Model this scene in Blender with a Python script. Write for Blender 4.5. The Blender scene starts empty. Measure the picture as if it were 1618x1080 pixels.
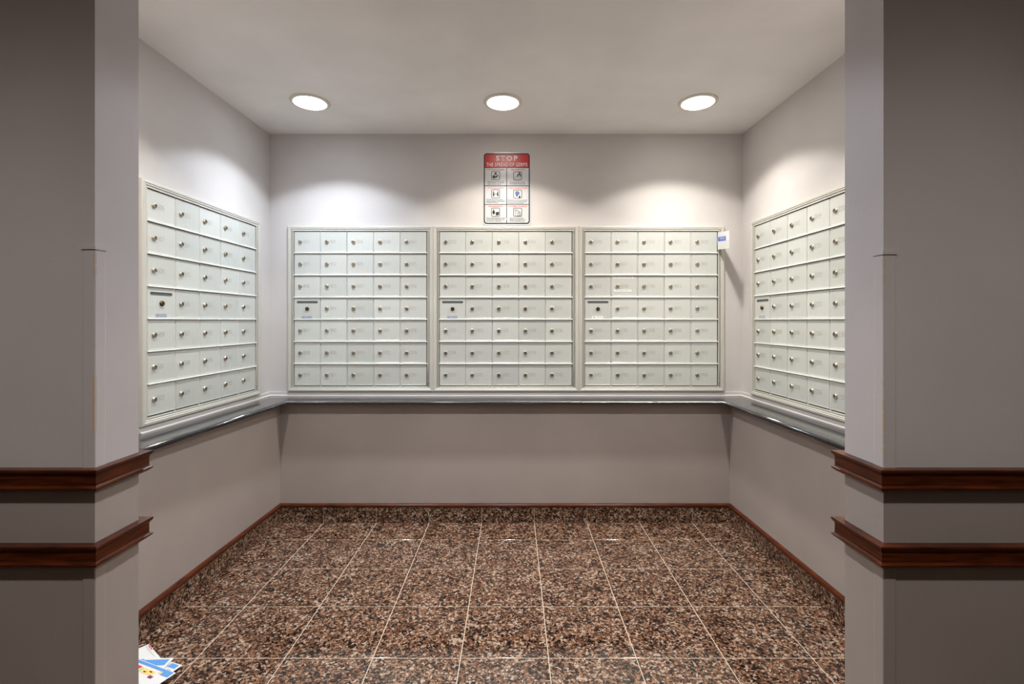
import bpy, bmesh, math, random
from mathutils import Vector, Matrix

# ------------------------------------------------------------------ camera, world, lights, exposure
sc = bpy.context.scene
C = sc.collection
F = 770.4                       # focal length in pixels of the 1618x1080 frame
H = 1.167                       # camera height
cam_d = bpy.data.cameras.new('camera')
cam = bpy.data.objects.new('camera', cam_d); C.objects.link(cam)
cam.location = (0, 0, H); cam.rotation_euler = (math.pi / 2, 0, 0)
cam_d.sensor_fit = 'HORIZONTAL'; cam_d.sensor_width = 36.0
cam_d.lens = F / 1618 * 36.0
cam_d.shift_x = -2 / 1618; cam_d.shift_y = -33 / 1618
cam_d.clip_start = 0.01
sc.camera = cam
w = bpy.data.worlds.new('world'); sc.world = w; w.use_nodes = True
w.node_tree.nodes['Background'].inputs[0].default_value = (0.05, 0.048, 0.045, 1)
w.node_tree.nodes['Background'].inputs[1].default_value = 0.3
sc.view_settings.view_transform = 'Standard'
sc.view_settings.look = 'None'
sc.view_settings.exposure = 0.22
sc.view_settings.gamma = 1.0
sc.view_settings.use_curve_mapping = False

CEIL = 2.30
SPOT_W = 33.0                   # downlights of the mail alcove
LENS_E = 18.0                   # glow of their lenses
LOBBY_W = 11.5
# photometric profile of the downlights: strongest straight down, easing off towards the cut-off angle
IES_N = 3.0
def ies_profile():
    t = bpy.data.texts.new('downlight.ies'); an = list(range(0, 91, 5))
    t.write('IESNA:LM-63-1995\nTILT=NONE\n1 1000 1 %d 1 1 2 0 0 0\n1 1 10\n%s\n0\n%s\n' % (
        len(an), ' '.join('%d' % a for a in an), ' '.join('%.3f' % (1000 * max(0.0, math.cos(math.radians(a))) ** IES_N) for a in an)))
    return t
IES = ies_profile(); IES_K = 0.0285
COOL = (0.82, 0.90, 1.0)
NEUT = (1.0, 0.955, 0.88)
WARM = (1.0, 0.935, 0.84)

random.seed(7)

# ------------------------------------------------------------------ materials
def lin(r, g, b):
    f = lambda c: (c / 255) / 12.92 if c / 255 <= 0.04045 else ((c / 255 + 0.055) / 1.055) ** 2.4
    return (f(r), f(g), f(b), 1)

def newmat(name, col=(0.5, 0.5, 0.5, 1), rough=0.5, metal=0.0, spec=0.5):
    m = bpy.data.materials.new(name); m.use_nodes = True
    p = m.node_tree.nodes['Principled BSDF']
    p.inputs['Base Color'].default_value = col
    p.inputs['Roughness'].default_value = rough
    p.inputs['Metallic'].default_value = metal
    p.inputs['Specular IOR Level'].default_value = spec
    return m, m.node_tree, p

def N(nt, kind, **kw):
    n = nt.nodes.new(kind)
    for k, v in kw.items():
        if k in n.inputs: n.inputs[k].default_value = v
        else: setattr(n, k, v)
    return n

def ramp(nt, stops, interp='LINEAR'):
    r = nt.nodes.new('ShaderNodeValToRGB'); cr = r.color_ramp; cr.interpolation = interp
    while len(cr.elements) < len(stops): cr.elements.new(0.5)
    for e, (p, c) in zip(cr.elements, stops): e.position = p; e.color = c
    return r

def paint(name, col, rough=0.55, bump=0.12, scale=260, var=0.05):
    m, nt, p = newmat(name, col, rough)
    tc = N(nt, 'ShaderNodeTexCoord')
    n1 = N(nt, 'ShaderNodeTexNoise', Scale=scale, Detail=2.0)
    nt.links.new(tc.outputs['Object'], n1.inputs['Vector'])
    b = N(nt, 'ShaderNodeBump', Strength=bump, Distance=0.002)
    nt.links.new(n1.outputs['Fac'], b.inputs['Height']); nt.links.new(b.outputs[0], p.inputs['Normal'])
    n2 = N(nt, 'ShaderNodeTexNoise', Scale=3.0, Detail=4.0)
    nt.links.new(tc.outputs['Object'], n2.inputs['Vector'])
    d = tuple(c * (1 - var) for c in col[:3]) + (1,); l = tuple(min(1, c * (1 + var)) for c in col[:3]) + (1,)
    r = ramp(nt, [(0.3, d), (0.7, l)])
    nt.links.new(n2.outputs['Fac'], r.inputs[0]); nt.links.new(r.outputs[0], p.inputs['Base Color'])
    return m

def granite(name, rough=0.12, dark=1.0):
    m, nt, p = newmat(name, (0.2, 0.12, 0.08, 1), rough)
    L = nt.links.new
    tc = N(nt, 'ShaderNodeTexCoord'); oi = N(nt, 'ShaderNodeObjectInfo')
    mul = N(nt, 'ShaderNodeVectorMath', operation='SCALE'); mul.inputs[0].default_value = (37.1, 91.7, 53.3)
    L(oi.outputs['Random'], mul.inputs['Scale'])
    add = N(nt, 'ShaderNodeVectorMath', operation='ADD')
    L(tc.outputs['Object'], add.inputs[0]); L(mul.outputs[0], add.inputs[1])
    nz = N(nt, 'ShaderNodeTexNoise', Scale=90.0, Detail=3.0); L(add.outputs[0], nz.inputs['Vector'])
    sub = N(nt, 'ShaderNodeVectorMath', operation='SUBTRACT'); L(nz.outputs['Color'], sub.inputs[0]); sub.inputs[1].default_value = (0.5, 0.5, 0.5)
    sc_ = N(nt, 'ShaderNodeVectorMath', operation='SCALE', Scale=0.02); L(sub.outputs[0], sc_.inputs[0])
    add2 = N(nt, 'ShaderNodeVectorMath', operation='ADD'); L(add.outputs[0], add2.inputs[0]); L(sc_.outputs[0], add2.inputs[1])
    v = N(nt, 'ShaderNodeTexVoronoi', Scale=140.0); L(add2.outputs[0], v.inputs['Vector'])
    # clumping: large noise shifts the share of dark crystals
    cl = N(nt, 'ShaderNodeTexNoise', Scale=14.0, Detail=3.0); L(add.outputs[0], cl.inputs['Vector'])
    sep = N(nt, 'ShaderNodeSeparateColor'); L(v.outputs['Color'], sep.inputs[0])
    m1 = N(nt, 'ShaderNodeMath', operation='MULTIPLY_ADD'); L(cl.outputs['Fac'], m1.inputs[0]); m1.inputs[1].default_value = 0.7; m1.inputs[2].default_value = -0.30
    m2 = N(nt, 'ShaderNodeMath', operation='ADD', use_clamp=True); L(sep.outputs[0], m2.inputs[0]); L(m1.outputs[0], m2.inputs[1])
    k = dark
    c = lambda r, g, b: tuple(x * k for x in lin(r, g, b)[:3]) + (1,)
    r = ramp(nt, [(0.0, c(22, 21, 22)), (0.22, c(44, 38, 35)), (0.32, c(82, 56, 44)), (0.46, c(120, 84, 64)),
                  (0.62, c(146, 104, 80)), (0.80, c(176, 138, 112)), (0.93, c(205, 184, 166))], 'CONSTANT')
    L(m2.outputs[0], r.inputs[0])
    f = N(nt, 'ShaderNodeTexNoise', Scale=190.0, Detail=3.0, Roughness=0.7); L(add.outputs[0], f.inputs['Vector'])
    r2 = ramp(nt, [(0.30, (0.30, 0.30, 0.30, 1)), (0.52, (1, 1, 1, 1)), (0.72, (1.5, 1.45, 1.4, 1))])
    L(f.outputs['Fac'], r2.inputs[0])
    mx = N(nt, 'ShaderNodeMix', data_type='RGBA', blend_type='MULTIPLY'); mx.inputs['Factor'].default_value = 0.8
    L(r.outputs[0], mx.inputs['A']); L(r2.outputs[0], mx.inputs['B'])
    L(mx.outputs['Result'], p.inputs['Base Color'])
    return m

def wood(name, a, b, rough=0.3):
    m, nt, p = newmat(name, a, rough)
    L = nt.links.new
    tc = N(nt, 'ShaderNodeTexCoord'); mp = N(nt, 'ShaderNodeMapping'); mp.inputs['Scale'].default_value = (6, 6, 90)
    L(tc.outputs['Object'], mp.inputs[0])
    n = N(nt, 'ShaderNodeTexNoise', Scale=2.0, Detail=6.0, Roughness=0.65); L(mp.outputs[0], n.inputs['Vector'])
    r = ramp(nt, [(0.32, a), (0.68, b)]); L(n.outputs['Fac'], r.inputs[0]); L(r.outputs[0], p.inputs['Base Color'])
    return m

def brushed(name, col, rough=0.38, metal=0.35, var=0.08, streak=(160, 160, 3)):
    m, nt, p = newmat(name, col, rough, metal)
    L = nt.links.new
    tc = N(nt, 'ShaderNodeTexCoord'); oi = N(nt, 'ShaderNodeObjectInfo')
    mp = N(nt, 'ShaderNodeMapping'); mp.inputs['Scale'].default_value = streak
    L(tc.outputs['Object'], mp.inputs[0])
    n = N(nt, 'ShaderNodeTexNoise', Scale=3.0, Detail=3.0); L(mp.outputs[0], n.inputs['Vector'])
    r = ramp(nt, [(0.3, (0.93, 0.93, 0.93, 1)), (0.7, (1.05, 1.05, 1.05, 1))]); L(n.outputs['Fac'], r.inputs[0])
    hsv = N(nt, 'ShaderNodeHueSaturation'); hsv.inputs['Color'].default_value = col
    mr = N(nt, 'ShaderNodeMapRange'); mr.inputs['To Min'].default_value = 1 - var; mr.inputs['To Max'].default_value = 1 + var * 0.4
    L(oi.outputs['Random'], mr.inputs['Value']); L(mr.outputs[0], hsv.inputs['Value'])
    mx = N(nt, 'ShaderNodeMix', data_type='RGBA', blend_type='MULTIPLY'); mx.inputs['Factor'].default_value = 1.0
    L(hsv.outputs[0], mx.inputs['A']); L(r.outputs[0], mx.inputs['B']); L(mx.outputs['Result'], p.inputs['Base Color'])
    return m

def emit(name, col, s):
    m, nt, p = newmat(name, (0.8, 0.8, 0.8, 1), 0.4)
    p.inputs['Emission Color'].default_value = col + (1,); p.inputs['Emission Strength'].default_value = s
    return m

M = {}
M['wall'] = paint('wall_paint_taupe', (0.54, 0.495, 0.495, 1))
M['wall_upper'] = paint('wall_paint_pale', (0.57, 0.54, 0.525, 1))
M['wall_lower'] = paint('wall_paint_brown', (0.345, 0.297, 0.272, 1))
M['ceiling'] = paint('ceiling_paint', (0.86, 0.84, 0.82, 1), 0.7, 0.05)
M['lobby'] = paint('lobby_paint', (0.45, 0.40, 0.37, 1))
M['granite'] = granite('polished_granite', 0.09, 0.56)
M['granite_base'] = granite('polished_granite_skirting', 0.2, 0.65)
M['grout'] = paint('grout', lin(182, 166, 148), 0.8, 0.1)
M['mahogany'] = wood('mahogany', lin(38, 13, 5), lin(94, 41, 14), 0.28)
M['mahogany'].node_tree.nodes['Principled BSDF'].inputs['Specular IOR Level'].default_value = 0.3
M['door'] = brushed('door_aluminium', (0.66, 0.68, 0.645, 1))
M['frame'] = brushed('frame_aluminium', (0.60, 0.585, 0.53, 1), 0.42, 0.3, 0.02)
M['rail'] = brushed('rail_aluminium', (0.84, 0.84, 0.81, 1), 0.35, 0.1, 0.02)
M['dark'] = newmat('shadow_gap', (0.05, 0.048, 0.043, 1), 0.6)[0]
M['slotdark'] = newmat('slot_inside', (0.10, 0.115, 0.115, 1), 0.5)[0]
M['lock'] = newmat('lock_nickel', (0.50, 0.44, 0.36, 1), 0.28, 0.9)[0]
M['lockdark'] = newmat('keyway', (0.07, 0.05, 0.035, 1), 0.5, 0.3)[0]
M['brass'] = newmat('aged_brass', (0.10, 0.065, 0.04, 1), 0.35, 0.8)[0]
M['engrave'] = newmat('engraving', (0.30, 0.30, 0.285, 1), 0.6)[0]
M['sticker'] = newmat('sticker_grey', (0.38, 0.40, 0.46, 1), 0.4)[0]
M['sticker_white'] = newmat('sticker_white', (0.80, 0.80, 0.79, 1), 0.4)[0]
M['navy'] = newmat('sticker_blue', (0.10, 0.13, 0.32, 1), 0.4)[0]
M['paper'] = newmat('paper_white', (0.64, 0.64, 0.635, 1), 0.6)[0]
M['paper_cool'] = newmat('paper_newsprint', (0.66, 0.70, 0.72, 1), 0.6)[0]
M['pblue'] = newmat('print_blue', lin(86, 142, 205), 0.5)[0]
M['peblue'] = newmat('print_royal_blue', lin(20, 72, 190), 0.5)[0]
M['pyellow'] = newmat('print_yellow', lin(240, 196, 110), 0.5)[0]
M['pred'] = newmat('print_red', lin(214, 60, 80), 0.5)[0]
M['pgreen'] = newmat('print_green', lin(150, 200, 60), 0.5)[0]
M['pplum'] = newmat('print_plum', lin(120, 50, 110), 0.5)[0]
M['pdark'] = newmat('print_dark', lin(60, 70, 80), 0.5)[0]
M['ptext'] = newmat('print_grey_text', lin(120, 112, 110), 0.5)[0]
M['sign'] = newmat('sign_white', (0.60, 0.61, 0.62, 1), 0.25, 0.1)[0]
M['sred'] = newmat('sign_red', lin(190, 16, 22), 0.3)[0]
M['sorange'] = newmat('sign_red_text', lin(226, 60, 40), 0.4)[0]
M['sblack'] = newmat('sign_black', (0.02, 0.02, 0.02, 1), 0.35)[0]
M['sblue'] = newmat('sign_blue', lin(80, 100, 150), 0.4)[0]
M['trimring'] = newmat('light_trim_nickel', (0.72, 0.67, 0.59, 1), 0.4, 0.15)[0]
M['chip'] = newmat('bare_plaster', lin(196, 172, 150), 0.8)[0]

def counter_mat():
    m, nt, p = newmat('polished_dark_stone', (0.10, 0.10, 0.105, 1), 0.10)
    p.inputs['IOR'].default_value = 1.6
    tc = N(nt, 'ShaderNodeTexCoord'); n = N(nt, 'ShaderNodeTexNoise', Scale=220.0, Detail=2.0)
    nt.links.new(tc.outputs['Object'], n.inputs['Vector'])
    r = ramp(nt, [(0.35, (0.022, 0.022, 0.024, 1)), (0.7, (0.06, 0.06, 0.064, 1))])
    nt.links.new(n.outputs['Fac'], r.inputs[0]); nt.links.new(r.outputs[0], p.inputs['Base Color'])
    return m
M['counter'] = counter_mat()

# ------------------------------------------------------------------ helpers
def obj(name, bm, mat, parent=None, smooth=False, recalc=True):
    if recalc: bmesh.ops.recalc_face_normals(bm, faces=bm.faces)
    me = bpy.data.meshes.new(name); bm.to_mesh(me); bm.free()
    for x in (mat if isinstance(mat, (list, tuple)) else [mat]): me.materials.append(M[x] if isinstance(x, str) else x)
    if smooth:
        for f in me.polygons: f.use_smooth = True
    return link(name, me, parent)

def link(name, me, parent=None, loc=(0, 0, 0), rot=(0, 0, 0)):
    o = bpy.data.objects.new(name, me); C.objects.link(o)
    o.location = loc; o.rotation_euler = rot
    if parent is not None: o.parent = parent
    return o

def thing(name, label, cat, loc=(0, 0, 0), rz=0, group=None):
    o = bpy.data.objects.new(name, None); C.objects.link(o); o.empty_display_size = 0.05
    o.location = loc; o.rotation_euler = (0, 0, rz)
    return tag(o, label, cat, group)

def tag(o, label, cat=None, group=None):
    o['label'] = label
    if cat: o['category'] = cat
    if group: o['group'] = group
    return o

def struct(o, label=None):
    o['kind'] = 'structure'
    if label: o['label'] = label
    return o

def box(bm, x0, x1, y0, y1, z0, z1, bev=0.0, seg=1, mi=0):
    vs = [bm.verts.new((x, y, z)) for z in (z0, z1) for y in (y0, y1) for x in (x0, x1)]
    q = [(0, 2, 3, 1), (4, 5, 7, 6), (0, 1, 5, 4), (2, 6, 7, 3), (0, 4, 6, 2), (1, 3, 7, 5)]
    fs = [bm.faces.new([vs[i] for i in f]) for f in q]
    for f in fs: f.material_index = mi
    if bev > 0:
        es = list({e for f in fs for e in f.edges})
        bmesh.ops.bevel(bm, geom=es, offset=bev, segments=seg, affect='EDGES', profile=0.5)
    return fs

def prism(bm, plan, z0, z1):
    b = [bm.verts.new((x, y, z0)) for x, y in plan]; t = [bm.verts.new((x, y, z1)) for x, y in plan]
    n = len(plan)
    bm.faces.new(b[::-1]); bm.faces.new(t)
    for i in range(n): bm.faces.new([b[i], b[(i + 1) % n], t[(i + 1) % n], t[i]])

def poly(bm, pts, mi=0):
    f = bm.faces.new([bm.verts.new(p) for p in pts]); f.material_index = mi; return f

def cyl(bm, c, r0, r1, axis, d0, d1, seg=20, mi=0, cap0=True, cap1=True):
    """frustum along axis ('y' or 'z') from d0 to d1"""
    rings = []
    for r, d in ((r0, d0), (r1, d1)):
        ring = []
        for i in range(seg):
            a = 2 * math.pi * i / seg
            u, v = r * math.cos(a), r * math.sin(a)
            ring.append(bm.verts.new((c[0] + u, d, c[1] + v) if axis == 'y' else (c[0] + u, c[1] + v, d)))
        rings.append(ring)
    fs = []
    for i in range(seg):
        fs.append(bm.faces.new([rings[0][i], rings[0][(i + 1) % seg], rings[1][(i + 1) % seg], rings[1][i]]))
    if cap0: fs.append(bm.faces.new(rings[0][::-1]))
    if cap1: fs.append(bm.faces.new(rings[1]))
    for f in fs: f.material_index = mi

def lathe(bm, prof, seg=40, cx=0, cy=0, mi=0):
    """prof: list of (r, z), open surface of revolution about z"""
    rings = [[bm.verts.new((cx + r * math.cos(2 * math.pi * i / seg), cy + r * math.sin(2 * math.pi * i / seg), z)) for i in range(seg)] for r, z in prof]
    for a, b in zip(rings, rings[1:]):
        for i in range(seg):
            bm.faces.new([a[i], a[(i + 1) % seg], b[(i + 1) % seg], b[i]]).material_index = mi

def sweep(bm, path, prof, closed_ends=True):
    """path: plan polyline (x, y); prof: closed loop of (out, z) where out is to the right-hand normal of the path; mitred corners"""
    P = [Vector(p) for p in path]; n = len(P); rows = []
    for i in range(n):
        d0 = (P[i] - P[i - 1]).normalized() if i > 0 else None
        d1 = (P[i + 1] - P[i]).normalized() if i < n - 1 else None
        if d0 is None: d0 = d1
        if d1 is None: d1 = d0
        n0 = Vector((d0.y, -d0.x)); n1 = Vector((d1.y, -d1.x))
        m = (n0 + n1); m.normalize(); m = m / max(0.2, m.dot(n0))
        rows.append([bm.verts.new((P[i].x + m.x * o, P[i].y + m.y * o, z)) for o, z in prof])
    k = len(prof)
    for a, b in zip(rows, rows[1:]):
        for j in range(k):
            bm.faces.new([a[j], a[(j + 1) % k], b[(j + 1) % k], b[j]])
    if closed_ends:
        bm.faces.new(rows[0][::-1]); bm.faces.new(rows[-1])

_tc = {}
def text_mesh(s, width=None, height=None, bold=0.0, space=1.0):
    """text outline in the XZ plane facing -Y, centred, scaled to width or height"""
    key = (s, width, height, bold, space)
    if key in _tc: return _tc[key]
    cu = bpy.data.curves.new('lettering', 'FONT'); cu.body = s; cu.size = 1.0; cu.align_x = 'CENTER'; cu.resolution_u = 2; cu.offset = bold; cu.space_character = space
    o = bpy.data.objects.new('lettering', cu); C.objects.link(o)
    dg = bpy.context.evaluated_depsgraph_get()
    me = bpy.data.meshes.new_from_object(o.evaluated_get(dg))
    bpy.data.objects.remove(o); bpy.data.curves.remove(cu)
    xs = [v.co.x for v in me.vertices]; ys = [v.co.y for v in me.vertices]
    cx, cy = (min(xs) + max(xs)) / 2, (min(ys) + max(ys)) / 2
    wx, wy = max(xs) - min(xs), max(ys) - min(ys)
    sx = width / wx if width else height / wy
    sy = height / wy if height else sx
    for v in me.vertices: v.co = ((v.co.x - cx) * sx, 0.0, (v.co.y - cy) * sy)
    me.materials.clear()
    _tc[key] = me
    return me

def text(name, s, mat, parent, x, y, z, width=None, height=None, bold=0.0, space=1.0):
    me = text_mesh(s, width, height, bold, space).copy(); me.materials.append(M[mat])
    return link(name, me, parent, (x, y, z))

# ------------------------------------------------------------------ plan of the alcove (x right, y away from the camera)
YB = 2.955            # upper back wall
YL = 2.830            # lower (furred) back wall
XLU = lambda y: -1.477 - 0.022 * (YB - y)
XRU = lambda y: 1.3885 + 0.018 * (YB - y)
XLL = lambda y: -1.354 - 0.012 * (YL - y)
XRL = lambda y: 1.258 + 0.014 * (YL - y)
Y1, Y2 = 1.000, 1.1166       # front and rear face of the stub walls
XJL, XJR = -0.858, 0.7594    # jamb faces
ZC = 0.714                   # counter top
ZB = 0.690                   # counter underside
LX0, LX1, LY0 = -3.3, 3.3, -3.2   # lobby extents

def wallp(name, plan, z0, z1, mat, label):
    bm = bmesh.new(); prism(bm, plan, z0, z1)
    return struct(obj(name, bm, mat), label)

def two_tone(name, plan, label):
    bm = bmesh.new(); prism(bm, plan, 0.0, ZP); k = len(bm.faces); prism(bm, plan, ZP, CEIL)
    bm.faces.ensure_lookup_table()
    for f in bm.faces[:k]: f.material_index = 1
    return struct(obj(name, bm, ['wall', 'wall_lower']), label)
ZP = 0.845                   # the paint changes behind the upper rail
wallp('wall_back', [(XLU(YB), YB), (XRU(YB), YB), (XRU(YB), YB + .1), (XLU(YB), YB + .1)], 0.0, CEIL, 'wall_upper', 'taupe back wall of the mail alcove above the ledge')
wallp('wall_left', [(XLU(YB + .1), YB + .1), (XLU(YB + .1) - .12, YB + .1), (XLU(Y2) - .12, Y2), (XLU(Y2), Y2)], 0.0, CEIL, 'wall_upper', 'taupe left wall of the mail alcove above the ledge')
wallp('wall_right', [(XRU(YB + .1), YB + .1), (XRU(YB + .1) + .12, YB + .1), (XRU(Y2) + .12, Y2), (XRU(Y2), Y2)], 0.0, CEIL, 'wall_upper', 'taupe right wall of the mail alcove above the ledge')
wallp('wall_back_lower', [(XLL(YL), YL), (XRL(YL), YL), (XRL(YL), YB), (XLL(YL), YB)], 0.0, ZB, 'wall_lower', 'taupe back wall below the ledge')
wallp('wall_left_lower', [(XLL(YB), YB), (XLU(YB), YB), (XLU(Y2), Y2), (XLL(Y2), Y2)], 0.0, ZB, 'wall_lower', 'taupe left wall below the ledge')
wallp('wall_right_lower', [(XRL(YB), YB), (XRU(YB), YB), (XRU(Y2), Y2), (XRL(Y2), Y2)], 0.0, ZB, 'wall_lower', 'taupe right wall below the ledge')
two_tone('wall_front_left', [(LX0, Y1), (XJL, Y1), (XJL, Y2), (LX0, Y2)], 'wall end left of the alcove opening, pale above the rails and brown below')
two_tone('wall_front_right', [(XJR, Y1), (LX1, Y1), (LX1, Y2), (XJR, Y2)], 'wall end right of the alcove opening, pale above the rails and brown below')
wallp('wall_lobby_left', [(LX0 - .1, LY0), (LX0, LY0), (LX0, Y2), (LX0 - .1, Y2)], 0.0, CEIL, 'lobby', 'lobby wall on the left')
wallp('wall_lobby_right', [(LX1, LY0), (LX1 + .1, LY0), (LX1 + .1, Y2), (LX1, Y2)], 0.0, CEIL, 'lobby', 'lobby wall on the right')
wallp('wall_lobby_rear', [(LX0 - .1, LY0 - .1), (LX1 + .1, LY0 - .1), (LX1 + .1, LY0), (LX0 - .1, LY0)], 0.0, CEIL, 'lobby', 'lobby wall behind the viewer')
wallp('ceiling', [(LX0 - .1, LY0 - .1), (LX1 + .1, LY0 - .1), (LX1 + .1, YB + .1), (LX0 - .1, YB + .1)], CEIL, CEIL + .1, 'ceiling', 'off white plaster ceiling')

# ------------------------------------------------------------------ floor: slab of grout, granite tiles
bm = bmesh.new(); box(bm, LX0 - .1, LX1 + .1, LY0 - .1, YB + .1, -0.06, -0.0010)
floor = struct(obj('floor', bm, 'grout'), 'polished brown granite tile floor with pale grout')
T = 0.3048; GX = -0.1827; G = 0.0030
yrow = [2.820, 2.604] + [2.604 - 0.3045 * k for k in range(1, 10)]     # lines of grout across the room
_tile = {}
def tile_mesh(wx, wy):
    k = (round(wx, 4), round(wy, 4))
    if k not in _tile:
        b = bmesh.new(); box(b, -wx / 2, wx / 2, -wy / 2, wy / 2, -0.010, 0.0)
        top = [e for e in b.edges if all(v.co.z > -0.001 for v in e.verts)]
        bmesh.ops.bevel(b, geom=top, offset=0.0006, segments=1, affect='EDGES')
        bmesh.ops.recalc_face_normals(b, faces=b.faces)
        me = bpy.data.meshes.new('floor_tile'); b.to_mesh(me); b.free(); me.materials.append(M['granite']); _tile[k] = me
    return _tile[k]
for r in range(len(yrow) - 1):
    ya, yb = yrow[r + 1], yrow[r]
    inside = ya > Y2 - 0.12
    kx0, kx1 = (-4, 4) if inside else (-8, 8)
    for k in range(kx0, kx1 + 1):
        xa, xb = GX + T * k, GX + T * (k + 1)
        if inside:
            xa = max(xa, -1.356); xb = min(xb, 1.262)
            if k == -4: xa = -1.374
            if k == 4: xb = 1.275
        if xb - xa < 0.02: continue
        o = link('floor_tile', tile_mesh(xb - xa - G, yb - ya - G), floor, ((xa + xb) / 2, (ya + yb) / 2, random.uniform(-.0002, .0001)))
bm = bmesh.new(); box(bm, LX0, LX1, LY0, yrow[-1] - .002, -0.008, 0.0)
o = obj('lobby_paving', bm, 'granite', floor)

# ------------------------------------------------------------------ granite skirting with mahogany cap
def skirting(name, side):
    e = bpy.data.objects.new(name, None); C.objects.link(e); struct(e, 'granite skirting along the %s wall' % side); return e
ZG = 0.092
bb = skirting('baseboard_back', 'back')
m_ = bmesh.new(); box(m_, XLL(YL), XRL(YL), YL - .0098, YL - .0004, 0.0, ZG - .001); obj('skirting_bed', m_, 'grout', bb)
xs = [XLL(YL)] + [GX + T * k for k in range(-3, 5)] + [XRL(YL)]
for a, b in zip(xs, xs[1:]):
    m_ = bmesh.new(); box(m_, a + .0012, b - .0012, YL - .011, YL - .0005, 0.001, ZG, 0.0008)
    obj('skirting_tile', m_, 'granite_base', bb)
def side_skirt(name, side, X, sgn):
    e = skirting(name, side)
    m_ = bmesh.new(); prism(m_, [(X(Y2), Y2), (X(YL - .012), YL - .012), (X(YL - .012) + sgn * .0098, YL - .012), (X(Y2) + sgn * .0098, Y2)], 0.0, ZG - .001); obj('skirting_bed', m_, 'grout', e)
    ys = [Y2, 1.386, 1.995, 2.604, YL - .012]
    for a, b in zip(ys, ys[1:]):
        a += .001; b -= .001
        m_ = bmesh.new()
        prism(m_, [(X(a), a), (X(b), b), (X(b) + sgn * .011, b), (X(a) + sgn * .011, a)], 0.001, ZG)
        obj('skirting_tile', m_, 'granite_base', e)
side_skirt('baseboard_left', 'left', XLL, 1)
side_skirt('baseboard_right', 'right', XRL, -1)
cap = [(0, ZG), (.014, ZG), (.0165, ZG + .004), (.0165, ZG + .012), (.012, ZG + .018), (0, ZG + .019)]
bm = bmesh.new()
sweep(bm, [(XRL(Y2), Y2), (XRL(YL), YL), (XLL(YL), YL), (XLL(Y2), Y2)][::-1], cap)
struct(obj('trim_1', bm, 'mahogany'), 'thin mahogany moulding capping the granite skirting')

# ------------------------------------------------------------------ stub walls: chair rails and corner guards
def rail_prof(zt, h=0.0465, d=0.0195):
    zb = zt - h
    return [(0, zb), (d * .55, zb), (d * .95, zb + .006), (d, zb + .0095), (d * .80, zb + .0115), (d * .72, zb + .0135),
            (d * .72, zt - .0125), (d * .80, zt - .0095), (d * .93, zt - .0065), (d, zt - .0045), (d, zt - .001), (d * .97, zt), (0, zt)]
n = 2
for zt, nm in ((0.867, 'upper'), (0.7125, 'lower')):
    bm = bmesh.new()
    sweep(bm, [(-2.2, Y1), (XJL, Y1), (XJL, Y2), (-1.37, Y2)], rail_prof(zt))
    struct(obj('trim_%d' % n, bm, 'mahogany'), '%s mahogany rail wrapping the left wall end' % nm); n += 1
    bm = bmesh.new()
    sweep(bm, [(1.278, Y2), (XJR, Y2), (XJR, Y1), (2.2, Y1)], rail_prof(zt))
    struct(obj('trim_%d' % n, bm, 'mahogany'), '%s mahogany rail wrapping the right wall end' % nm); n += 1

def guard(xj, sgn, z0, z1, cap, label, mat='wall'):
    """thin L of moulded vinyl over the front corner; sgn = +1 when the opening lies to +x"""
    global n
    t, wd = 0.0021, 0.0245
    bm = bmesh.new()
    pts = [(xj - sgn * wd, Y1), (xj - sgn * wd, Y1 - t * .6), (xj - sgn * (wd - .0022), Y1 - t), (xj + sgn * t * .3, Y1 - t), (xj + sgn * t, Y1 - t * .3),
           (xj + sgn * t, Y1 + wd - .0022), (xj + sgn * t * .6, Y1 + wd), (xj, Y1 + wd), (xj, Y1)]
    prism(bm, pts, z0, z1)
    o = struct(obj('trim_%d' % n, bm, mat), label); n += 1
    if cap:
        bm = bmesh.new(); t2, w2 = .0040, .0268
        pts = [(xj - sgn * w2, Y1), (xj - sgn * w2, Y1 - t2), (xj + sgn * t2, Y1 - t2), (xj + sgn * t2, Y1 + w2), (xj, Y1 + w2), (xj, Y1)]
        prism(bm, pts, z1 - .003, z1 + .006)
        top = [e for e in bm.edges if all(v.co.z > z1 + .005 for v in e.verts)]
        bmesh.ops.bevel(bm, geom=top, offset=.0018, segments=2, affect='EDGES')
        obj('end_cap', bm, 'wall', o)
    return o
gl = guard(XJL, 1, 0.867, 1.317, True, 'painted corner guard above the rails on the left wall end')
gr = guard(XJR, -1, 0.867, 1.3065, True, 'painted corner guard above the rails on the right wall end')
guard(XJL, 1, 0.0, 0.666, False, 'painted corner guard below the rails on the left wall end', 'wall_lower')
guard(XJR, -1, 0.0, 0.666, False, 'painted corner guard below the rails on the right wall end', 'wall_lower')
def chips(parent, xj, sgn, spots):
    for z, h, wd in spots:
        bm = bmesh.new(); k = 7; tt = .0024
        L_, R_ = [], []
        for i in range(k):
            s = i / (k - 1); ww = wd * (math.sin(math.pi * min(max(s, .06), .94)) ** .5) * random.uniform(.75, 1.1)
            zz = z + h * (s - .5)
            L_.append((xj - sgn * ww, Y1 - tt, zz)); R_.append((xj + sgn * .0012, Y1 - tt, zz))
        for i in range(k - 1): poly(bm, [L_[i], R_[i], R_[i + 1], L_[i + 1]])
        for i in range(k - 1):
            a, b = R_[i], R_[i + 1]
            poly(bm, [a, (xj + sgn * tt, Y1 + .001, a[2]), (xj + sgn * tt, Y1 + .001, b[2]), b])
        bmesh.ops.remove_doubles(bm, verts=bm.verts, dist=1e-5)
        obj('paint_chip', bm, 'chip', parent)
chips(gl, XJL, 1, [(.996, .117, .0034), (1.295, .022, .0016), (1.27, .015, .0012), (1.12, .006, .0016)])
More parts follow.
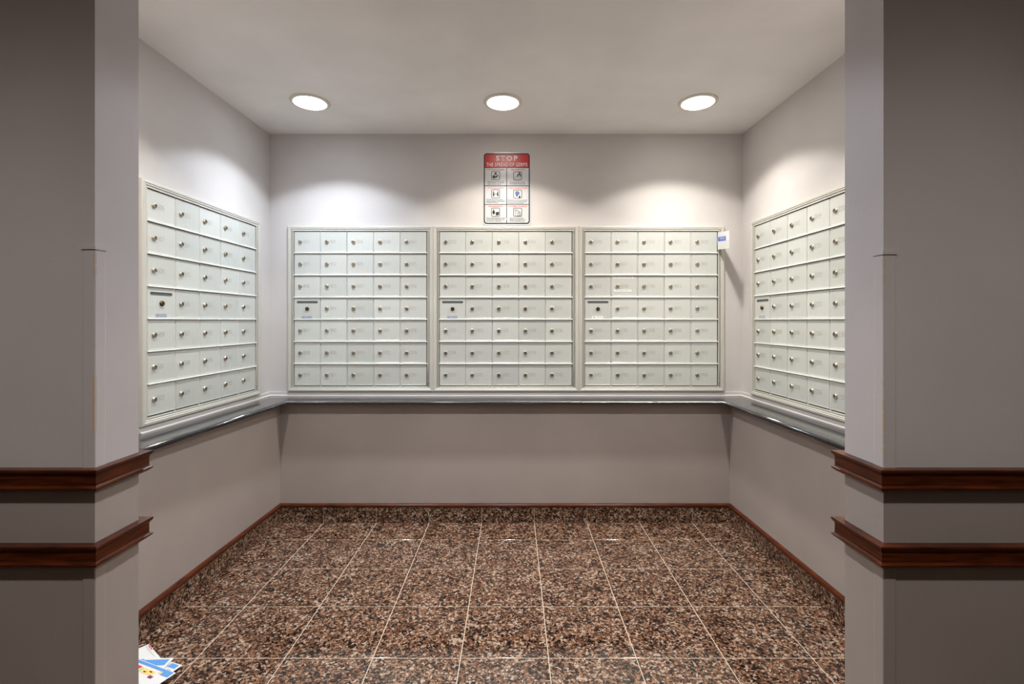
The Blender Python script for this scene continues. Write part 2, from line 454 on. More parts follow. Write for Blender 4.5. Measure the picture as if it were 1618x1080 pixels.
chips(gr, XJR, -1, [(1.285, .022, .0015), (1.255, .015, .0012), (.995, .022, .0015), (.96, .036, .0019), (.925, .018, .0013), (1.04, .011, .0011), (.90, .014, .0013)])

# ------------------------------------------------------------------ stone ledge
XCL = lambda y: -1.291 - 0.030 * (2.775 - y)
XCR = lambda y: 1.195 + 0.014 * (2.775 - y)
YC = 2.775
bm = bmesh.new()
r = (ZC - ZB) / 2
back = [(XRU(Y2), Y2), (XRU(YB), YB), (XLU(YB), YB), (XLU(Y2), Y2)]
front = [(XCR(Y2), Y2), (XCR(YC), YC), (XCL(YC), YC), (XCL(Y2), Y2)]
prof = [(0.0, ZB)]
K = 8
rows = []
inn = [(front[0][0] + r, front[0][1]), (front[1][0] + r, front[1][1] + r), (front[2][0] - r, front[2][1] + r), (front[3][0] - r, front[3][1])]
for i in range(4):
    row = [(back[i][0], back[i][1], ZB)]
    for j in range(K + 1):
        a = -math.pi / 2 + math.pi * j / K
        t = math.cos(a)
        row.append((inn[i][0] + (front[i][0] - inn[i][0]) * t, inn[i][1] + (front[i][1] - inn[i][1]) * t, (ZB + ZC) / 2 + r * math.sin(a)))
    row.append((back[i][0], back[i][1], ZC))
    rows.append([bm.verts.new(p) for p in row])
for a, b in zip(rows, rows[1:]):
    for j in range(len(a)):
        bm.faces.new([a[j], a[(j + 1) % len(a)], b[(j + 1) % len(a)], b[j]])
bm.faces.new(rows[0][::-1]); bm.faces.new(rows[-1])
ledge = obj('counter_ledge', bm, 'counter')
tag(ledge, 'polished dark grey stone ledge running under all the mailboxes', 'ledge')
for f in ledge.data.polygons:
    f.use_smooth = len(f.vertices) == 4 and abs(f.normal.z) < .97
# filler strip between ledge and mailboxes
bm = bmesh.new()
zs0, zs1 = ZC, 0.741
e_ = 0.004
sweep(bm, [(XRU(1.95) , 1.95), (XRU(YB), YB), (XLU(YB), YB), (XLU(1.95), 1.95)][::-1], [(0, zs0), (.013, zs0), (.013, zs0 + .004), (.007, zs0 + .008), (.007, zs1 - .003), (0, zs1 - .003)])
struct(obj('trim_%d' % n, bm, M['wall_upper']), 'painted strip between the ledge and the mailboxes'); n += 1

# ------------------------------------------------------------------ mailbox units
PW, PH = 0.1607, 0.1339         # pitch of the doors
UW, UH = 0.879, 0.999           # outside of the frame
DX0 = (UW - 5 * PW) / 2         # left edge of the door field
DZ0 = 0.0314                    # bottom edge of the door field
DZ1 = DZ0 + 7 * PH
YD = -0.0065                    # face of the doors (wall plane is y = 0, room is -y)

DIG = {
 '0': [[(.5, 1), (.15, .85), (0, .5), (.15, .15), (.5, 0), (.85, .15), (1, .5), (.85, .85), (.5, 1)]],
 '1': [[(.2, .8), (.55, 1), (.55, 0)]],
 '2': [[(0, .78), (.2, .97), (.6, 1), (.95, .85), (.9, .55), (.35, .25), (0, 0), (1, 0)]],
 '3': [[(0, .95), (.55, 1), (.92, .85), (.85, .6), (.4, .53), (.9, .42), (1, .2), (.6, 0), (0, .06)]],
 '4': [[(.75, 0), (.75, 1), (0, .3), (1, .3)]],
 '5': [[(.95, 1), (.1, 1), (.02, .55), (.55, .62), (1, .4), (.9, .1), (.45, 0), (0, .1)]],
 '6': [[(.9, .92), (.5, 1), (.12, .8), (0, .35), (.2, .05), (.6, 0), (.97, .2), (.9, .48), (.5, .58), (.08, .4)]],
 '7': [[(0, 1), (1, 1), (.35, 0)]],
 '8': [[(.5, 1), (.12, .88), (.12, .65), (.5, .53), (.95, .35), (.9, .08), (.5, 0), (.1, .08), (.05, .35), (.5, .53), (.88, .65), (.88, .88), (.5, 1)]],
 '9': [[(.1, .08), (.5, 0), (.88, .2), (1, .65), (.8, .95), (.4, 1), (.03, .8), (.1, .52), (.5, .42), (.92, .6)]],
}
def number_mesh(s, h=0.0205, cw=0.0098, gap=0.0036, lw=0.0015):
    b = bmesh.new(); x = 0
    for ch in s:
        for st in DIG[ch]:
            wch = cw * (.55 if ch == '1' else 1)
            P = [Vector((x + px * wch, (pz - .5) * h)) for px, pz in st]
            Lr, Rr = [], []
            for i, p in enumerate(P):
                d = (P[min(i + 1, len(P) - 1)] - P[max(i - 1, 0)]).normalized(); nn = Vector((-d.y, d.x)) * lw / 2
                Lr.append(p + nn); Rr.append(p - nn)
            lv = [b.verts.new((q.x, 0, q.y)) for q in Lr]; rv = [b.verts.new((q.x, 0, q.y)) for q in Rr]
            for i in range(len(P) - 1):
                f = b.faces.new([lv[i], rv[i], rv[i + 1], lv[i + 1]])
        x += (cw * (.55 if ch == '1' else 1)) + gap
    for f in b.faces:
        f.normal_update()
        if f.normal.y > 0: f.normal_flip()
    me = bpy.data.meshes.new('box_number'); b.to_mesh(me); b.free(); me.materials.append(M['engrave']); return me

def door_mesh():
    b = bmesh.new(); wd, hd = PW - .0055, PH - .0085
    box(b, 0, wd, YD, -.0012, 0, hd)
    fe = [e for e in b.edges if all(abs(v.co.y - YD) < 1e-6 for v in e.verts)]
    bmesh.ops.bevel(b, geom=fe, offset=.0018, segments=1, affect='EDGES')
    # shallow pressed margin
    ff = max(b.faces, key=lambda f: f.calc_area() if f.normal.y < -.9 else 0)
    b.faces.ensure_lookup_table()
    big = [f for f in b.faces if abs(f.calc_center_median().y - YD) < 1e-5 and f.calc_area() > .005]
    bmesh.ops.inset_region(b, faces=big, thickness=.0045, depth=0)
    bmesh.ops.inset_region(b, faces=big, thickness=.0012, depth=-.0006)
    me = bpy.data.meshes.new('box_door'); bmesh.ops.recalc_face_normals(b, faces=b.faces); b.to_mesh(me); b.free(); me.materials.append(M['door']); return me, wd, hd
DOOR, WD, HD = door_mesh()

def lock_mesh(main):
    b = bmesh.new()
    cyl(b, (0, 0), .0118, .0118, 'y', 0, -.0035, 24, 0, False, False)
    cyl(b, (0, 0), .0118, .0100, 'y', -.0035, -.0065, 24, 0, False, False)
    cyl(b, (0, 0), .0100, .0072, 'y', -.0065, -.0075, 24, 0, False, False)
    cyl(b, (0, 0), .0072, .0066, 'y', -.0075, -.0055, 24, 1, False, False)
    cyl(b, (0, 0), .0066, .0001, 'y', -.0055, -.0060, 24, 0, False, False)
    box(b, -.0011, .0011, -.0066, -.0050, -.0048, .0048, 0, 1, 1)
    bmesh.ops.recalc_face_normals(b, faces=b.faces)
    me = bpy.data.meshes.new('lock'); b.to_mesh(me); b.free(); me.materials.append(M[main]); me.materials.append(M['lockdark'])
    return me
LOCK, LOCKB = lock_mesh('lock'), lock_mesh('brass')

def slot_door_mesh():
    """plate with a rounded slot cut through it"""
    b = bmesh.new(); x0, x1, zc, hh = .0135, WD - .0135, HD - .0245, .0072
    outer = [(0, 0), (WD, 0), (WD, HD), (0, HD)]
    k = 8; hole = []
    for i in range(k + 1):
        a = -math.pi / 2 + math.pi * i / k; hole.append((x1 - hh + hh * math.cos(a), zc + hh * math.sin(a)))
    for i in range(k + 1):
        a = math.pi / 2 + math.pi * i / k; hole.append((x0 + hh + hh * math.cos(a), zc + hh * math.sin(a)))
    for y in (YD, -.0014):
        ov = [b.verts.new((x, y, z)) for x, z in outer]; hv = [b.verts.new((x, y, z)) for x, z in hole]
        es = [b.edges.new((ov[i], ov[(i + 1) % 4])) for i in range(4)] + [b.edges.new((hv[i], hv[(i + 1) % len(hv)])) for i in range(len(hv))]
        bmesh.ops.triangle_fill(b, edges=es, use_beauty=True)
        if y == YD: o1, h1 = ov, hv
        else: o2, h2 = ov, hv
    for i in range(4): b.faces.new([o1[i], o1[(i + 1) % 4], o2[(i + 1) % 4], o2[i]])
    for i in range(len(h1)): b.faces.new([h1[i], h1[(i + 1) % len(h1)], h2[(i + 1) % len(h1)], h2[i]])
    bmesh.ops.recalc_face_normals(b, faces=b.faces)
    me = bpy.data.meshes.new('outgoing_mail_door'); b.to_mesh(me); b.free(); me.materials.append(M['door'])
    b = bmesh.new(); box(b, x0 - .004, x1 + .004, -.0036, -.0016, zc - .011, zc + .011)
    me2 = bpy.data.meshes.new('slot_flap'); bmesh.ops.recalc_face_normals(b, faces=b.faces); b.to_mesh(me2); b.free(); me2.materials.append(M['slotdark'])
    return me, me2
SLOT, FLAP = slot_door_mesh()

def plate_mesh(name, wd, hd, mat, d=.0004):
    b = bmesh.new(); box(b, -wd / 2, wd / 2, -d, 0, -hd / 2, hd / 2); bmesh.ops.recalc_face_normals(b, faces=b.faces)
    me = bpy.data.meshes.new(name); b.to_mesh(me); b.free(); me.materials.append(M[mat]); return me
def emblem_mesh():
    """small eagle-like chevron and two rows of lettering marks, as on the postal stickers"""
    b = bmesh.new()
    for pts in ([(-.027, .0045), (-.0225, .002), (-.0195, -.0015), (-.0195, -.005), (-.0225, -.003)],
                [(-.012, .0045), (-.0165, .002), (-.0195, -.0015), (-.0195, -.005), (-.0165, -.003)]):
        poly(b, [(x, -.0006, z) for x, z in pts])
    for f in b.faces:
        f.normal_update()
        if f.normal.y > 0: f.normal_flip()
    me = bpy.data.meshes.new('emblem'); b.to_mesh(me); b.free(); me.materials.append(M['navy']); return me
EMBLEM = emblem_mesh()
_t1 = text_mesh('UNITED STATES', width=.030); _t2 = text_mesh('POSTAL SERVICE', width=.030)
for t_ in (_t1, _t2): t_.materials.append(M['navy'])

# continuous sequence of apartment numbers, nine to a floor
APT = [f * 100 + u for f in range(4, 24) for u in range(1, 10)]
APT = APT[APT.index(406):]
_it = iter(APT)

def frame_members(u):
    """mitred collar of the frame, each side its own mesh, plus the inner beads"""
    o0, wf = 0.0, 0.0225
    prof = [(0, -.0008), (0, -.013), (.003, -.0165), (.012, -.0175), (.015, -.0155), (wf - .002, -.0155), (wf, -.013), (wf, -.0008)]  # (inset, y)
    cs = [(0, 0), (UW, 0), (UW, UH), (0, UH)]; ins = [(1, 1), (-1, 1), (-1, -1), (1, -1)]
    for i in range(4):
        j = (i + 1) % 4; b = bmesh.new(); R = []
        for q in (i, j):
            R.append([b.verts.new((cs[q][0] + ins[q][0] * t, y, cs[q][1] + ins[q][1] * t)) for t, y in prof])
        for k in range(len(prof) - 1): b.faces.new([R[0][k], R[0][k + 1], R[1][k + 1], R[1][k]])
        obj('frame_member', b, 'frame', u)
    b = bmesh.new(); box(b, .004, UW - .004, -.0011, -.0002, .004, UH - .004)
    obj('back_panel', b, 'dark', u)
    # stiles of the master door inside the collar: two beads left, two right
    zb, zt = wf + .001, UH - wf - .0035
    for x0, x1, y in ((wf + .0024, wf + .0060, -.011), (wf + .0085, DX0 - .0025, -.009),
                      (DX0 + 5 * PW + .0012, UW - wf - .0085, -.009), (UW - wf - .0060, UW - wf - .0024, -.011)):
        b = bmesh.new(); box(b, x0, x1, y, -.0012, zb, zt, .0008); obj('door_stile', b, 'frame', u)

def build_unit(label, loc, rz, group='wall mailbox units', special=None):
    u = thing('mailbox_unit', label, 'mailbox', loc, rz, group)
    frame_members(u)
    # rails between the rows (and above the top row)
    for rr in range(1, 8):
        z = DZ1 - rr * PH if rr < 7 else DZ1
        b = bmesh.new()
        if rr < 7: box(b, DX0 - .001, DX0 + 5 * PW, -.0125, -.0012, z - .0010, z + .0045, .0007)
        else: box(b, .0245, UW - .0245, -.0115, -.0012, z + .0005, z + .0085, .0007)
        obj('shelf_rail', b, 'rail', u)
    b = bmesh.new(); box(b, DX0, DX0 + 5 * PW, -.0100, -.0012, DZ0 - .0065, DZ0 - .0005, .0006); obj('bottom_rail', b, 'frame', u)
    for cc in range(1, 5):      # slim uprights between the columns
        x = DX0 + cc * PW
        b = bmesh.new(); box(b, x - .0022, x + .0002, -.0048, -.0012, DZ0, DZ1, .0004); obj('upright', b, 'rail', u)
    for cc in range(5):
        for rr in range(7):
            x = DX0 + cc * PW + .0012; z = DZ1 - (rr + 1) * PH + .0048
            if cc == 0 and rr == 3:
                d = link('outgoing_mail_door', SLOT, u, (x, 0, z)); d['label'] = 'door with a slot for outgoing mail'
                link('slot_flap', FLAP, d)
                link('lock', LOCKB, d, (WD / 2, YD, HD - .064), (0, random.uniform(-.2, .2) + 1.57, 0))
                s = link('postal_sticker', plate_mesh('postal_sticker', .066, .0165, 'sticker_white' if special == 'tape' else 'sticker'), d, (WD / 2 - .003, YD, .0105))
                if special != 'plain':
                    m_ = bmesh.new(); m_.from_mesh(EMBLEM)
                    for t_, zz in ((_t1, .0028), (_t2, -.0028)):
                        n0 = len(m_.verts); m_.from_mesh(t_); m_.verts.ensure_lookup_table()
                        for v in m_.verts[n0:]: v.co.x += .010; v.co.z += zz; v.co.y = -.0006
                    me = bpy.data.meshes.new('postal_sticker_print'); m_.to_mesh(me); m_.free(); me.materials.append(M['navy'])
                    # the print is part of the sticker
                    me0 = s.data; m_ = bmesh.new(); m_.from_mesh(me0); n0 = len(m_.faces); m_.from_mesh(me); m_.faces.ensure_lookup_table()
                    for f in m_.faces[n0:]: f.material_index = 1
                    m_.to_mesh(me0); m_.free(); me0.materials.append(M['navy'])
                continue
            num = str(next(_it))
            d = link('box_door', DOOR, u, (x, random.uniform(-.0005, .0003), z))
            link('lock', LOCK, d, (.0355, YD + .0004, HD / 2 + .001), (0, random.choice((0, 0, .25, -.3, .1, -.15)), 0))
            link('box_number', number_mesh(num), d, (.0555 if len(num) == 3 else .0535, YD + .0006 - .00035, HD / 2 + .002))
            if special == 'tape' and cc == 1 and rr == 2:
                for px, pz, wd, wt in ((.069, HD - .0075, .129, .112), (.066, HD / 2 - .026, .106, .082)):
                    s = link('name_label', plate_mesh('name_label', wd, .0135, 'sticker_white'), d, (px, YD + .0002, pz))
                    # faded unreadable lettering
                    m_ = bmesh.new(); q = -wt / 2
                    while q < wt / 2:
                        l_ = random.uniform(.003, .012); poly(m_, [(q, -.00055, -.0012), (min(q + l_, wt / 2), -.00055, -.0012), (min(q + l_, wt / 2), -.00055, .0012), (q, -.00055, .0012)]); q += l_ + random.uniform(.0012, .004)
                    n0 = len(s.data.polygons); me = bpy.data.meshes.new('marks'); m_.to_mesh(me); m_.free()
                    m_ = bmesh.new(); m_.from_mesh(s.data); m_.from_mesh(me); m_.faces.ensure_lookup_table()
                    for f in m_.faces[n0:]: f.material_index = 1
                    m_.to_mesh(s.data); m_.free(); s.data.materials.append(M['ptext'])
    # hinge of the master door, low on the right
    b = bmesh.new(); box(b, UW - .0338, UW - .0302, -.0104, -.004, .030, .060, .0006); obj('hinge', b, 'dark', u)
    b = bmesh.new(); poly(b, [(UW - .0330, -.0096, .066), (UW - .0302, -.0096, .066), (UW - .0312, -.0096, .118), (UW - .0322, -.0096, .158), (UW - .0328, -.0096, .110)]); obj('scuff_mark', b, 'lockdark', u)
    return u

ZU = 0.742
YU = YB - 0.0005
xc = (799.5 - 811) * 2.945 / F     # middle of the three units on the back wall
aL = math.atan2(1, 0.022); aR = -math.atan2(1, 0.018)
y0 = 1.949
ox = 0.0006
build_unit('mailbox unit on left wall, boxes numbered 406 to 803', (XLU(y0) + ox, y0, ZU), aL)
build_unit('leftmost of the three back wall mailbox units, boxes numbered 804 to 1201', (xc - 1.5 * UW, YU, ZU), 0)
build_unit('middle mailbox unit on the back wall, under the red and white sign', (xc - .5 * UW, YU, ZU), 0)
build_unit('mailbox unit on back wall with white envelope wedged in its top corner', (xc + .5 * UW, YU, ZU), 0, special='tape')
y1 = 2.8295
build_unit('mailbox unit on right wall, partly hidden behind the wall end', (XRU(y1) - ox, y1, ZU), aR, special='plain')

# ------------------------------------------------------------------ notice on the back wall
SW, SH = 0.2964, 0.4420
S = thing('wall_sign', 'white notice with red header reading STOP THE SPREAD OF GERMS above mailboxes', 'sign', (-.0387, YB - .0005, 1.7463))
def rrect(x0, x1, z0, z1, r, k=6):
    P = []
    for cx, cz, a0 in ((x1 - r, z0 + r, -90), (x1 - r, z1 - r, 0), (x0 + r, z1 - r, 90), (x0 + r, z0 + r, 180)):
        for i in range(k + 1):
            a = math.radians(a0 + 90 * i / k); P.append((cx + r * math.cos(a), cz + r * math.sin(a)))
    return P
def flat(name, pts, y, mat, parent, smooth=False):
    b = bmesh.new(); f = poly(b, [(x, y, z) for x, z in pts]); f.normal_update()
    if f.normal.y > 0: f.normal_flip()
    return obj(name, b, mat, parent, recalc=False)
def ring(name, A, B, y, mat, parent):
    b = bmesh.new(); va = [b.verts.new((x, y, z)) for x, z in A]; vb = [b.verts.new((x, y, z)) for x, z in B]
    for i in range(len(A)):
        j = (i + 1) % len(A); f = b.faces.new([va[i], va[j], vb[j], vb[i]]); f.normal_update()
        if f.normal.y > 0: f.normal_flip()
    return obj(name, b, mat, parent, recalc=False)
def sx(px): return ((px - 60) / 642 - .5) * SW           # from the sign's own proportions
def sz(py): return (1 - (py - 85) / 958) * SH
b = bmesh.new()
P = rrect(-SW / 2, SW / 2, 0, SH, .021)
v0 = [b.verts.new((x, -.0005, z)) for x, z in P]; v1 = [b.verts.new((x, -.0030, z)) for x, z in P]
b.faces.new(v0); b.faces.new(v1[::-1])
for i in range(len(P)): b.faces.new([v0[i], v0[(i + 1) % len(P)], v1[(i + 1) % len(P)], v1[i]])
panel = obj('panel', b, 'sign', S)
ys = -.0034
ring('border', rrect(sx(78), sx(682), sz(1026), sz(98), .0185), rrect(sx(93), sx(667), sz(1010), sz(114), .0125), ys, 'sblack', S)
hd = [(x, z) for x, z in rrect(sx(91), sx(669), sz(330), sz(112), .0135) if z > sz(280)]
flat('header_band', [(sx(669), sz(283))] + [p for p in hd] + [(sx(91), sz(283))], ys, 'sred', S)
text('title_lettering', 'STOP', 'sticker_white', S, sx(380), ys - .0004, sz(165), width=sx(520) - sx(238), height=sz(132) - sz(200), bold=.025, space=1.35)
text('title_lettering', 'THE SPREAD OF GERMS', 'sticker_white', S, sx(381), ys - .0004, sz(247), width=sx(650) - sx(112), height=sz(224) - sz(272), bold=.012, space=1.12)
def bar(px0, px1, py0, py1, mat='sblack', name='dividing_line', y=ys):
    return flat(name, [(sx(px0), sz(py1)), (sx(px1), sz(py1)), (sx(px1), sz(py0)), (sx(px0), sz(py0))], y, mat, S)
bar(91, 669, 283, 292); bar(374, 383, 292, 1012); bar(91, 669, 521, 531); bar(91, 669, 766, 775)
def fr(cx, cy, hw):
    ring('icon_frame', rrect(sx(cx - hw), sx(cx + hw), sz(cy + hw), sz(cy - hw), .007), rrect(sx(cx - hw + 7), sx(cx + hw - 7), sz(cy + hw - 7), sz(cy - hw + 7), .0050), ys, 'sblack', S)
def disc(px, py, rp, k=16): return [(sx(px + rp * math.cos(2 * math.pi * i / k)), sz(py - rp * math.sin(2 * math.pi * i / k))) for i in range(k)]
def blob(pts): return [(sx(a), sz(c)) for a, c in pts]
def icon(polys, mat='sblack'):
    b = bmesh.new()
    for pts in polys:
        f = poly(b, [(x, ys - .0002, z) for x, z in pts]); f.normal_update()
        if f.normal.y > 0: f.normal_flip()
    bmesh.ops.triangulate(b, faces=b.faces)
    return obj('pictogram', b, mat, S, recalc=False)
def stroke(pts, wd=4):
    out = []
    for (a, c), (d, e) in zip(pts, pts[1:]):
        L_ = math.hypot(d - a, e - c) or 1; nx, ny = -(e - c) / L_ * wd / 2, (d - a) / L_ * wd / 2
        out.append(blob([(a + nx, c + ny), (d + nx, e + ny), (d - nx, e - ny), (a - nx, c - ny)]))
    return out
cells = [(233, 390, 'COVER COUGHS AND SNEEZES', 348 - 120, 313, ['Cover your mouth and nose', 'with a tissue, or use the', 'inside of your elbow.'], 466, 125, 220),
         (522, 396, 'WASH HANDS OFTEN', 612 - 428, 314, ['Use soap and warm water', 'for at least 20 seconds.'], 478, 418, 205),
         (233, 631, 'AVOID CLOSE CONTACT', 338 - 132, 555, ['The CDC recommends to keep a', 'minimum distance of 6ft between', 'yourself and others.'], 706, 110, 245),
         (522, 634, 'AVOID TOUCHING YOUR FACE', 648 - 400, 556, ['Avoid touching your eyes, nose, and mouth', 'if you do, wash your hands first. Germs', 'spread through contact with hands.'], 714, 393, 258),
         (233, 871, 'CLEAN AND DISINFECT', 330 - 138, 795, ['Clean and disinfect frequently touched', 'surfaces daily, use detergent or soap', 'and water prior to disinfection.'], 948, 112, 245),
         (522, 871, 'STAY HOME IF YOU ARE SICK', 648 - 400, 795, ['Stay home. Do not leave,', 'except to get medical care.', 'Do not visit public areas.'], 948, 418, 205)]
for cx, cy, hdg, hw, hy, lines, ly, lx, lw in cells:
    text('heading_lettering', hdg, 'sorange', S, sx(cx if cx < 300 else 523), ys - .0002, sz(hy), width=hw / 642 * SW, height=16 / 958 * SH, bold=.03)
    fr(cx, cy, 57)
    for i, t_ in enumerate(lines):
        wl = lw * len(t_) / max(len(q) for q in lines)
        text('body_lettering', t_, 'sblack', S, sx(lx) + wl / 2 / 642 * SW, ys - .0002, sz(ly + 20 * i), width=wl / 642 * SW, height=15.5 / 958 * SH, bold=.03)
icon([disc(233, 364, 17), blob([(192, 425), (190, 400), (205, 385), (222, 386), (234, 404), (256, 378), (266, 388), (244, 424), (228, 418), (222, 432)])])
icon(stroke([(258, 400), (272, 392), (276, 402), (262, 412)], 4), 'ptext')
icon([blob([(512, 404), (518, 378), (534, 364), (554, 364), (564, 372), (566, 408), (552, 404), (548, 384), (536, 384), (528, 404)]), blob([(534, 346), (560, 346), (552, 362), (542, 362)])])
icon(stroke([(482, 420), (496, 408), (540, 414), (560, 420), (556, 436), (500, 442), (482, 432), (482, 420)], 4))
for x in (205, 262):
    s_ = 1 if x < 230 else -1
    icon([disc(x, 607, 9), blob([(x - 10, 618), (x + 10, 618), (x + 9, 640), (x + 8, 664), (x - 8, 664), (x - 9, 640)])] + stroke([(x + 8 * s_, 622), (x + 16 * s_, 640)], 6))
icon(stroke([(222, 636), (246, 636)], 5) + [disc(234, 628, 5)], 'ptext')
icon([blob([(490, 625), (492, 604), (508, 596), (530, 598), (546, 612), (546, 640), (536, 640), (528, 650), (522, 668), (504, 664), (498, 650)])], 'sblue')
icon([blob([(508, 668), (526, 640), (538, 644), (544, 656), (556, 660), (556, 678), (512, 680)])], 'sticker_white')
icon([blob([(540, 650), (556, 660), (556, 682), (536, 682)])], 'sblack')
icon([blob([(192, 894), (192, 862), (200, 850), (204, 832), (212, 832), (214, 850), (222, 862), (222, 894)]), blob([(232, 872), (276, 866), (282, 880), (272, 910), (246, 916), (234, 900)])])
icon([blob([(194, 882), (194, 868), (220, 868), (220, 882)])], 'sign')
icon(stroke([(486, 840), (500, 836), (508, 848), (500, 858), (490, 860), (486, 840)], 4) + stroke([(500, 858), (494, 900), (500, 920), (560, 916), (562, 880), (520, 838), (508, 848)], 4) + stroke([(516, 870), (556, 880)], 3) + stroke([(514, 890), (556, 900)], 3) + stroke([(530, 860), (526, 914)], 3) + stroke([(545, 862), (543, 914)], 3))
for px, py in ((380, 160), (380, 963)):
    b = bmesh.new(); cyl(b, (sx(px), sz(py)), .0035, .0026, 'y', -.0034, -.0052, 12); obj('screw_head', b, 'rail', S)

# ------------------------------------------------------------------ envelope wedged beside the last door of the third unit
E = thing('envelope', 'white envelope with blue printed block jutting out beside top right mailbox', 'envelope', (1.231, 2.937, 1.585))
# local x runs along its length out of the wall (towards the room), z up
def env_pt(s, t, off=0.0):
    """s 0..1 outward, t 0..1 upward"""
    x = 0.001 + 0.006 * s + 0.004 * math.sin(s * 2.6); y = -0.137 * s
    zb = 0.0125 * (1 - s); zt = 0.115 - 0.0125 * s
    return Vector((x - off, y, zb + (zt - zb) * t))
b = bmesh.new(); kk = 10; th = .0035
g = [[[b.verts.new(env_pt(i / kk, t, o_ * (1 - .8 * abs(2 * t - 1)))) for t in (0, .5, 1)] for i in range(kk + 1)] for o_ in (th / 2, -th / 2)]
for side in (0, 1):
    for i in range(kk):
        for j in range(2): b.faces.new([g[side][i][j], g[side][i + 1][j], g[side][i + 1][j + 1], g[side][i][j + 1]])
for i in range(kk):
    b.faces.new([g[0][i][0], g[1][i][0], g[1][i + 1][0], g[0][i + 1][0]]); b.faces.new([g[0][i][2], g[0][i + 1][2], g[1][i + 1][2], g[1][i][2]])
for i in (0, kk):
    for j in range(2): b.faces.new([g[0][i][j], g[0][i][j + 1], g[1][i][j + 1], g[1][i][j]])
obj('paper', b, 'paper', E)
def env_patch(name, s0, s1, t0, t1, mat, lift):
    b = bmesh.new(); q = 6
    A = [b.verts.new(env_pt(s0 + (s1 - s0) * i / q, t0, th / 2 + lift)) for i in range(q + 1)]
    B_ = [b.verts.new(env_pt(s0 + (s1 - s0) * i / q, t1, th / 2 + lift)) for i in range(q + 1)]
    for i in range(q):
        b.faces.new([A[i], A[i + 1], B_[i + 1], B_[i]])
    return obj(name, b, mat, E)
env_patch('printed_block', .06, .70, .48, .72, 'peblue', .0006)
for t0 in (.545, .61, .655): env_patch('printed_line', .16, .64, t0, t0 + .022, 'paper', .0010)

# ------------------------------------------------------------------ flyers dropped on the floor behind the left wall end
def flyer(label, c, ang, wu, wv, z, prints, mat='paper', lift=None, curl=0.0):
    """c: corner (x, y); u axis at ang, v axis 90 degrees left of it"""
    th_ = math.radians(ang); u = Vector((math.cos(th_), math.sin(th_))); v = Vector((-u.y, u.x))
    def P(a, b_, off=0.0):
        p = Vector(c) + u * (a * wu) + v * (b_ * wv)
        zz = z + (lift(a, b_) if lift else 0) + off
        if p.x < -1.335: zz += (-1.335 - p.x) * 1.1; p.x = -1.335 - (-1.335 - p.x) * .15
        return (p.x, p.y, zz)
    def sheet(name, a0, a1, b0, b1, off, mt, par, tk=0.0):
        b = bmesh.new(); q = 8
        G_ = [[b.verts.new(P(a0 + (a1 - a0) * i / q, b0 + (b1 - b0) * j / q, off)) for j in range(q + 1)] for i in range(q + 1)]
        for i in range(q):
            for j in range(q): b.faces.new([G_[i][j], G_[i + 1][j], G_[i + 1][j + 1], G_[i][j + 1]])
        if tk:
            r_ = bmesh.ops.extrude_face_region(b, geom=list(b.faces))
            for e in r_['geom']:
                if isinstance(e, bmesh.types.BMVert): e.co.z -= tk
        return obj(name, b, mt, par, smooth=False)
    o = thing('flyer', label, 'flyer', (0, 0, 0), 0, 'flyers on the floor')
    sheet('paper', 0, 1, 0, 1, 0, mat, o, .0012)
    for nm, a0, a1, b0, b1, mt in prints: sheet(nm, a0, a1, b0, b1, .0007, mt, o)
    return o
fp = lambda x, y: ((x - 811) / F * (F * H / (y - 507)), F * H / (y - 507))
d4 = 180 - math.degrees(math.atan2(.065, .17))
flyer('newsprint map flyer lying under the others by the skirting', fp(235, 1018), math.degrees(math.atan2(-.094, .124)) + 180, -.16, .085, .0025,
      [('printed_block', .05, .28, .02, .06, 'pred'), ('printed_block', .38, .44, .28, .40, 'pyellow'), ('printed_line', .02, .98, .12, .13, 'ptext')], 'paper', lambda a, b_: .002 * b_)
flyer('blue bordered flyer second from the bottom of the pile', fp(275, 1044), d4 + 24, .19, .062, .012,
      [('printed_block', .05, .50, .12, .58, 'pblue'), ('printed_block', .55, .72, .3, .62, 'pyellow'), ('printed_line', .5, .98, .04, .14, 'pblue'), ('printed_block', .30, .44, .72, .92, 'pplum')])
flyer('flyer with purple print peeking out at the right of the pile', fp(288, 1054), d4 + 2, .21, .055, .008,
      [('printed_block', .04, .20, .08, .4, 'pblue'), ('printed_block', .30, .42, .2, .6, 'pplum'), ('printed_line', .06, .14, .55, .62, 'pdark')])
flyer('topmost flyer of the pile with broad blue band and yellow block', fp(278, 1071), d4, .205, .083, .018,
      [('printed_band', .03, .99, .03, .15, 'pblue'), ('printed_block', .03, .20, .15, .30, 'pblue'), ('printed_block', .215, .26, .18, .27, 'pyellow'), ('printed_block', .31, .56, .26, .48, 'pyellow'),
       ('printed_line', .36, .42, .30, .35, 'pdark'), ('printed_line', .46, .52, .38, .43, 'pdark'), ('printed_block', .24, .33, .46, .58, 'pplum'), ('printed_line', .58, .61, .26, .60, 'pgreen'), ('printed_block', .64, .74, .24, .36, 'pred')])

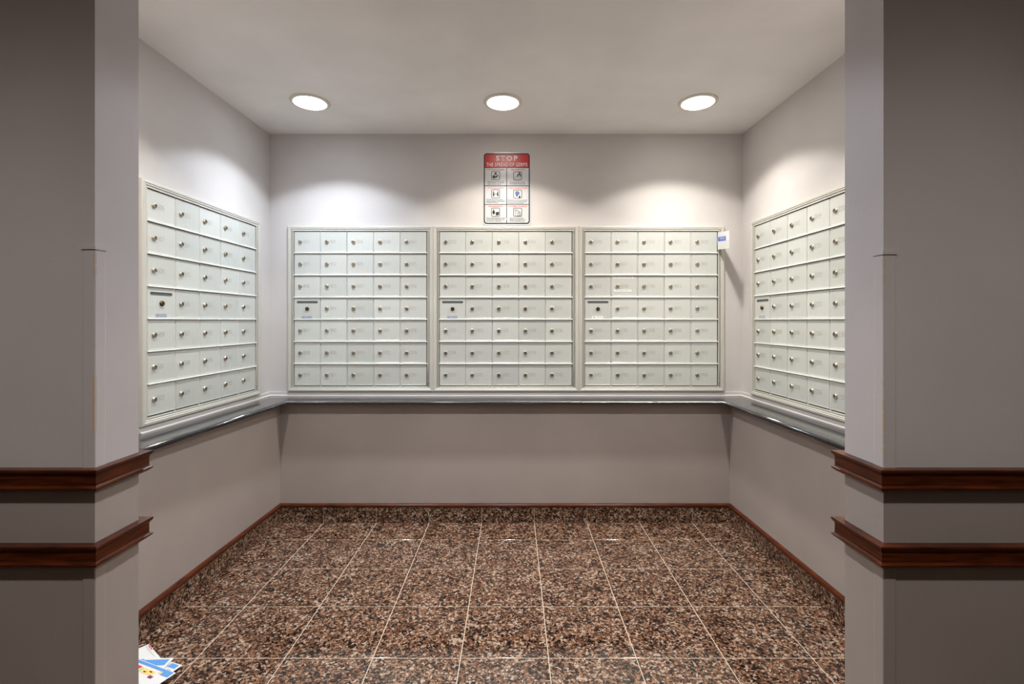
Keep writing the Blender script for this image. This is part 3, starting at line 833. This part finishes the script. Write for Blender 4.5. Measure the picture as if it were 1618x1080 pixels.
# ------------------------------------------------------------------ downlights
def downlight(label, x, y, col, watts, lens, angle=126.0, blend=0.17, group='ceiling downlights'):
    t = thing('downlight', label, 'ceiling light', (x, y, CEIL), 0, group)
    b = bmesh.new()
    lathe(b, [(.099, -.0002), (.099, -.003), (.096, -.0065), (.088, -.0085), (.0815, -.0085), (.0800, -.0065), (.0800, -.0005)], 56)
    obj('trim_ring', b, 'trimring', t, True)
    b = bmesh.new()
    prof = [(.0800 * math.cos(a), -.006 - .010 * math.sin(a)) for a in [math.pi / 2 * i / 6 for i in range(6)]]
    lathe(b, prof + [(.0005, -.0161)], 48)
    obj('lens', b, emit('lens_glow', col, lens), t, True)
    ld = bpy.data.lights.new('lamp', 'SPOT'); ld.energy = watts; ld.color = col
    ld.spot_size = math.radians(angle); ld.spot_blend = blend; ld.shadow_soft_size = .035
    ld.use_nodes = True; lt = ld.node_tree; em = lt.nodes['Emission']
    ie = lt.nodes.new('ShaderNodeTexIES'); ie.mode = 'INTERNAL'; ie.ies = IES; ie.inputs['Strength'].default_value = IES_K
    lt.links.new(ie.outputs['Fac'], em.inputs['Strength'])
    lo = bpy.data.objects.new('lamp', ld); C.objects.link(lo); lo.parent = t; lo.location = (0, 0, -.055)
    return t
R1, R2 = 2.522, 1.55
downlight('cool white round downlight at the left, above the left mailboxes', -1.051, R1, COOL, SPOT_W, LENS_E)
downlight('round downlight in the middle, above the notice', -.054, R1, WARM, SPOT_W, LENS_E)
downlight('round downlight at the right, above the right mailboxes', .955, R1, NEUT, SPOT_W, LENS_E)
downlight('round downlight at the left just beyond the top of the picture', -1.06, R2, NEUT, SPOT_W, LENS_E)
downlight('round downlight in the middle just beyond the top of the picture', -.045, R2, COOL, SPOT_W, LENS_E)
downlight('round downlight at the right just beyond the top of the picture', .975, R2, NEUT, SPOT_W, LENS_E)
for i, x in enumerate((-1.06, -.05, .96)):
    for j, y in enumerate((.19, -.95)):
        downlight('round downlight in the lobby, %s row, %s' % (('front', 'rear')[j], ('left', 'middle', 'right')[i]), x, y, NEUT, LOBBY_W * (1.7, .1)[j], LENS_E * (.45, .2)[j], 136, .75, 'lobby downlights')
